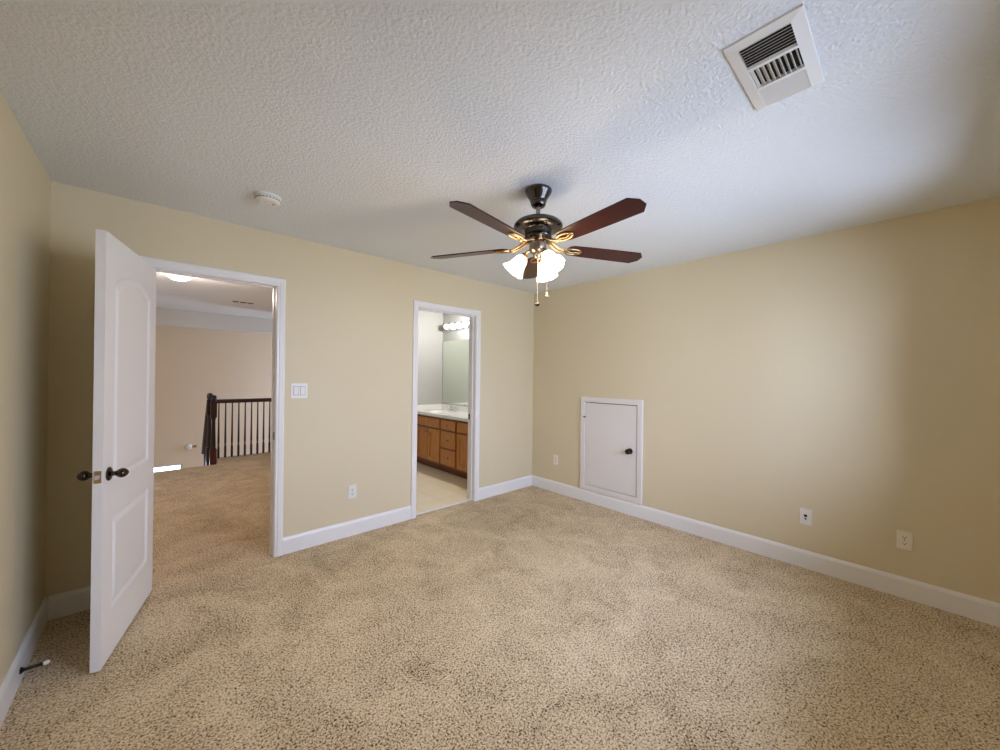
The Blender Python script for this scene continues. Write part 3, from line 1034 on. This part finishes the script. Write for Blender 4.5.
# hall lamp and hall vent
hl = thing('hall_light', 'lit round flush ceiling light in the hall beyond the doorway', 'ceiling light', (-3.372, 1.86, H))
bm = BM()
add_lathe(bm, [(0, -0.0005), (0.10, -0.0005), (0.102, -0.018), (0.06, -0.030), (0, -0.030)], 32)
obj('ceiling_pan', bm, 'brass', hl, smooth=True)
bm = BM()
add_lathe(bm, [(0.112, -0.040), (0.109, -0.054), (0.096, -0.074), (0.072, -0.090), (0.040, -0.101), (0.0, -0.105)], 32)
sb = obj('glass_bowl', bm, 'hall_bowl', hl, smooth='all')
sb.modifiers.new('thickness', 'SOLIDIFY').thickness = 0.004
for k in range(3):
    aa = 2 * PI * k / 3
    bm = BM()
    add_tube(bm, [(0.095 * math.cos(aa), 0.095 * math.sin(aa), -0.014), (0.115 * math.cos(aa), 0.115 * math.sin(aa), -0.044)], 0.004, 8)
    obj('bowl_clip', bm, 'brass', hl)
for nm, loc, en, colr in (('hall_lamp_light', (-3.372, 1.86, H - 0.15), 24.0, (1.0, 0.82, 0.70)),):
    ld = bpy.data.lights.new(nm, 'POINT')
    ld.energy = en
    ld.color = colr
    ld.shadow_soft_size = 0.06
    lo = bpy.data.objects.new(nm, ld)
    lo.location = loc
    COL.objects.link(lo)

hv = thing('hall_ceiling_vent', 'small slotted vent on the hall ceiling', 'air vent', (-2.60, 3.47, H))
bm = BM()
add_box(bm, -0.15, 0.15, -0.075, 0.075, -0.008, -0.0005)
obj('vent_plate', bm, 'vent_white', hv, bevel=0.002)
bm = BM()
for k, (x0, x1) in enumerate(((-0.125, -0.055), (-0.035, 0.045), (0.060, 0.125))):
    for q in range(4):
        add_box(bm, x0, x1, -0.055 + q * 0.030, -0.040 + q * 0.030, -0.0095, -0.008)
obj('vent_slots', bm, 'dark', hv)

# ------------------------------------------------------------------ bathroom
BX0 = -1.86 + TH
bm = BM()
add_box(bm, BX0, 0, 0.06, BATH_Y, -0.05, 0.002)
struct('floor_bathroom', bm, 'vinyl', 'cream vinyl floor of the bathroom', 'floor')
bm = BM()
add_box(bm, D2L, D2R, 0.040, 0.072, 0.0, 0.010)
tag(obj('threshold_strip', bm, 'white', bevel=0.003), 'white threshold strip between the carpet and the bathroom vinyl', 'threshold', kind='structure')
bm = BM()
add_box(bm, HX1 + TH, 0, BATH_Y, BATH_Y + TH, 0, H)
struct('wall_bathroom_back', bm, 'bath_wall', 'pale bathroom wall at the far end of the vanity', 'wall')
bm = BM()
add_box(bm, HX1 + TH - 0.0001, HX1 + TH + 0.012, TH, BATH_Y, 0, H)
struct('wall_bathroom_left', bm, 'bath_wall', 'pale bathroom wall opposite the mirror', 'wall')
bm = BM()
add_box(bm, -0.012, -0.0001, TH, BATH_Y, 0, H)
struct('wall_bathroom_right', bm, 'bath_wall', 'pale bathroom wall behind the vanity mirror', 'wall')
bm = BM()
add_box(bm, BX0, 0, TH, BATH_Y, H, H + 0.1)
struct('ceiling_bathroom', bm, 'ceiling', 'bathroom ceiling', 'ceiling')
bm = BM(); add_baseboard(bm, (BX0 + 0.014, BATH_Y), (-0.56, BATH_Y), (0, -1), h=0.09)
struct('baseboard_bathroom', bm, 'white', 'white baseboard on the far bathroom wall', 'baseboard')

VF, VY0, VY1 = -0.545, 0.16, BATH_Y - 0.004       # vanity front plane, run
van = thing('vanity_cabinet', 'honey maple bathroom vanity cabinet under the white countertop', 'vanity', (-0.28, 1.1, 0))
vx = lambda x: x + 0.28
vy = lambda y: y - 1.1
bm = BM()
add_box(bm, vx(VF), vx(VF + 0.02), vy(VY0), vy(VY1), 0.10, 0.785)
add_box(bm, vx(VF + 0.02), vx(-0.014), vy(VY0), vy(VY0 + 0.018), 0.10, 0.785)
add_box(bm, vx(VF + 0.02), vx(-0.014), vy(VY1 - 0.018), vy(VY1), 0.10, 0.785)
add_box(bm, vx(VF + 0.02), vx(-0.014), vy(VY0 + 0.018), vy(VY1 - 0.018), 0.10, 0.118)
obj('carcass', bm, 'maple_gap_shade', van)
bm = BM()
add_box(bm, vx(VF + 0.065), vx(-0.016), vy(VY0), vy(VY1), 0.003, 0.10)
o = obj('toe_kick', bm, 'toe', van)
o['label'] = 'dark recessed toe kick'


def front(name, y0, y1, z0, z1, frame=0.0):
    """overlay front on the carcass face; frame > 0 gives a recessed flat panel"""
    bm = BM()
    x1, x0 = vx(VF - 0.0005), vx(VF - 0.019)
    if frame:
        ye, yf, ze, zf = vy(y0), vy(y1), z0, z1
        f = frame
        add_box(bm, x0, x1, ye, ye + f, ze, zf)
        add_box(bm, x0, x1, yf - f, yf, ze, zf)
        add_box(bm, x0, x1, ye + f, yf - f, ze, ze + f)
        add_box(bm, x0, x1, ye + f, yf - f, zf - f, zf)
        o = obj(name, bm, 'maple', van)
        bm = BM()
        add_box(bm, x0 + 0.011, x1, ye + f, yf - f, ze + f, zf - f)
        obj('door_panel', bm, 'maple', o)
        return o
    add_box(bm, x0, x1, vy(y0), vy(y1), z0, z1)
    return obj(name, bm, 'maple', van, bevel=0.003)


def knob(parent, y, z):
    bm = BM()
    mt = Matrix.Translation((vx(VF - 0.019), vy(y), z)) @ Matrix.Rotation(-PI / 2, 4, 'Y')
    add_lathe(bm, [(0, 0), (0.006, 0), (0.005, 0.010), (0.013, 0.016), (0.015, 0.022), (0.010, 0.027), (0, 0.028)], 16, mt)
    k = obj('knob', bm, 'nickel', parent, smooth=True)


front('false_front', 1.272, 1.905, 0.625, 0.752)
d = front('door', 1.592, 1.905, 0.135, 0.600, 0.055); knob(d, 1.62, 0.545)
d = front('door', 1.272, 1.580, 0.135, 0.600, 0.055); knob(d, 1.552, 0.545)
for z0, z1 in ((0.625, 0.752), (0.372, 0.600), (0.135, 0.350)):
    d = front('drawer', 0.886, 1.240, z0, z1); knob(d, 1.048, (z0 + z1) / 2)
front('false_front', 0.235, 0.848, 0.625, 0.752)
d = front('door', 0.545, 0.848, 0.135, 0.600, 0.055); knob(d, 0.575, 0.545)
d = front('door', 0.235, 0.535, 0.135, 0.600, 0.055); knob(d, 0.505, 0.545)

# countertop with two moulded bowls
CX0, CX1, CY0, CY1, CZ = -0.578, -0.014, VY0 - 0.02, BATH_Y - 0.003, 0.825
ct = thing('countertop', 'white moulded bathroom countertop with sink bowls, on the vanity', 'countertop', (-0.28, 1.1, 0.786))


def ctop(a, c):
    x, y = CX0 + a * (CX1 - CX0), CY0 + c * (CY1 - CY0)
    z = CZ
    for cy in (0.56, 1.60):
        r = math.hypot((x + 0.31) / 0.165, (y - cy) / 0.215)
        if r < 1:
            z -= 0.12 * (1 - r ** 2) ** 0.6
    return (vx(x), vy(y), z - 0.786)


bm = BM()
nx, ny = 44, 140
g = add_sheet(bm, nx, ny, ctop)
edge = [g[i][0] for i in range(nx + 1)] + [g[nx][j] for j in range(1, ny + 1)] + [g[i][ny] for i in range(nx - 1, -1, -1)] + [g[0][j] for j in range(ny - 1, 0, -1)]
lowv = [bm.verts.new((q.co.x, q.co.y, 0.0)) for q in edge]
for i in range(len(edge)):
    j = (i + 1) % len(edge)
    bm.faces.new((edge[i], edge[j], lowv[j], lowv[i]))
bmesh.ops.recalc_face_normals(bm, faces=bm.faces[:])
obj('top_slab', bm, 'counter', ct, smooth=True)
bm = BM(); add_box(bm, vx(-0.032), vx(-0.0125), vy(CY0), vy(CY1 - 0.02), CZ - 0.786, CZ - 0.786 + 0.085)
obj('back_splash', bm, 'counter', ct, bevel=0.003)
bm = BM(); add_box(bm, vx(CX0 + 0.02), vx(-0.0125), vy(CY1 - 0.02), vy(CY1), CZ - 0.786, CZ - 0.786 + 0.085)
obj('side_splash', bm, 'counter', ct, bevel=0.003)


def faucet(y, label):
    f = thing('faucet', label, 'faucet', (-0.105, y, CZ + 0.0005))
    bm = BM()
    add_prism(bm, [(0.024 * math.cos(q * PI / 12), 0.082 * math.sin(q * PI / 12)) for q in range(24)], 0.0, 0.010)
    obj('deck_plate', bm, 'chrome', f, bevel=0.002)
    bm = BM()
    add_tube(bm, [(0, 0, 0.008), (0, 0, 0.045), (-0.02, 0, 0.068), (-0.06, 0, 0.078), (-0.10, 0, 0.068), (-0.112, 0, 0.052)], [0.014, 0.013, 0.012, 0.011, 0.010, 0.010], 14)
    obj('spout', bm, 'chrome', f, smooth=True)
    for s in (-1, 1):
        bm = BM()
        add_lathe(bm, [(0, 0.008), (0.016, 0.008), (0.012, 0.022), (0.018, 0.034), (0.019, 0.046), (0.010, 0.054), (0, 0.055)], 16, Matrix.Translation((0, s * 0.052, 0)))
        add_tube(bm, [(0, s * 0.052, 0.044), (-0.004, s * 0.092, 0.052)], 0.0055, 8)
        obj('tap_handle', bm, 'chrome', f, smooth=True)


faucet(1.60, 'chrome two-handle faucet on the white bathroom countertop')

bm = BM()
add_box(bm, -0.018, -0.0125, 0.30, BATH_Y - 0.02, 0.925, 1.945)
tag(obj('vanity_mirror', bm, 'mirror', bevel=0.001), 'large frameless mirror above the bathroom countertop', 'mirror')

lb = thing('vanity_light', 'chrome strip light with round lit bulbs above the bathroom mirror', 'vanity light', (-0.0125, 1.49, 2.165))
bm = BM()
add_box(bm, -0.030, -0.0005, -0.92, 0.395, -0.055, 0.055)
obj('chrome_bar', bm, 'chrome', lb, bevel=0.006)
for k in range(8):
    y = 0.305 - k * 0.162
    bm = BM()
    mt = Matrix.Translation((-0.030, y, 0)) @ Matrix.Rotation(-PI / 2, 4, 'Y')
    add_lathe(bm, [(0, 0), (0.026, 0), (0.026, 0.006), (0.018, 0.010), (0.017, 0.026), (0, 0.026)], 18, mt)
    so = obj('bulb_socket', bm, 'chrome', lb, smooth=True)
    bm = BM()
    prof = [(0.0, 0.020), (0.014, 0.020), (0.016, 0.030)] + [(0.040 * math.sin(q * PI / 14), 0.066 - 0.040 * math.cos(q * PI / 14)) for q in range(3, 14)] + [(0, 0.106)]
    add_lathe(bm, prof, 20, mt)
    obj('globe_bulb', bm, 'globe', lb, smooth='all')
for k in range(2):
    ld = bpy.data.lights.new('vanity_bulb_light', 'POINT')
    ld.energy = 24.0
    ld.color = (1.0, 0.97, 0.95)
    ld.shadow_soft_size = 0.05
    lo = bpy.data.objects.new('vanity_bulb_light', ld)
    lo.location = (-0.28, 1.08 - k * 0.40, 2.165)
    COL.objects.link(lo)
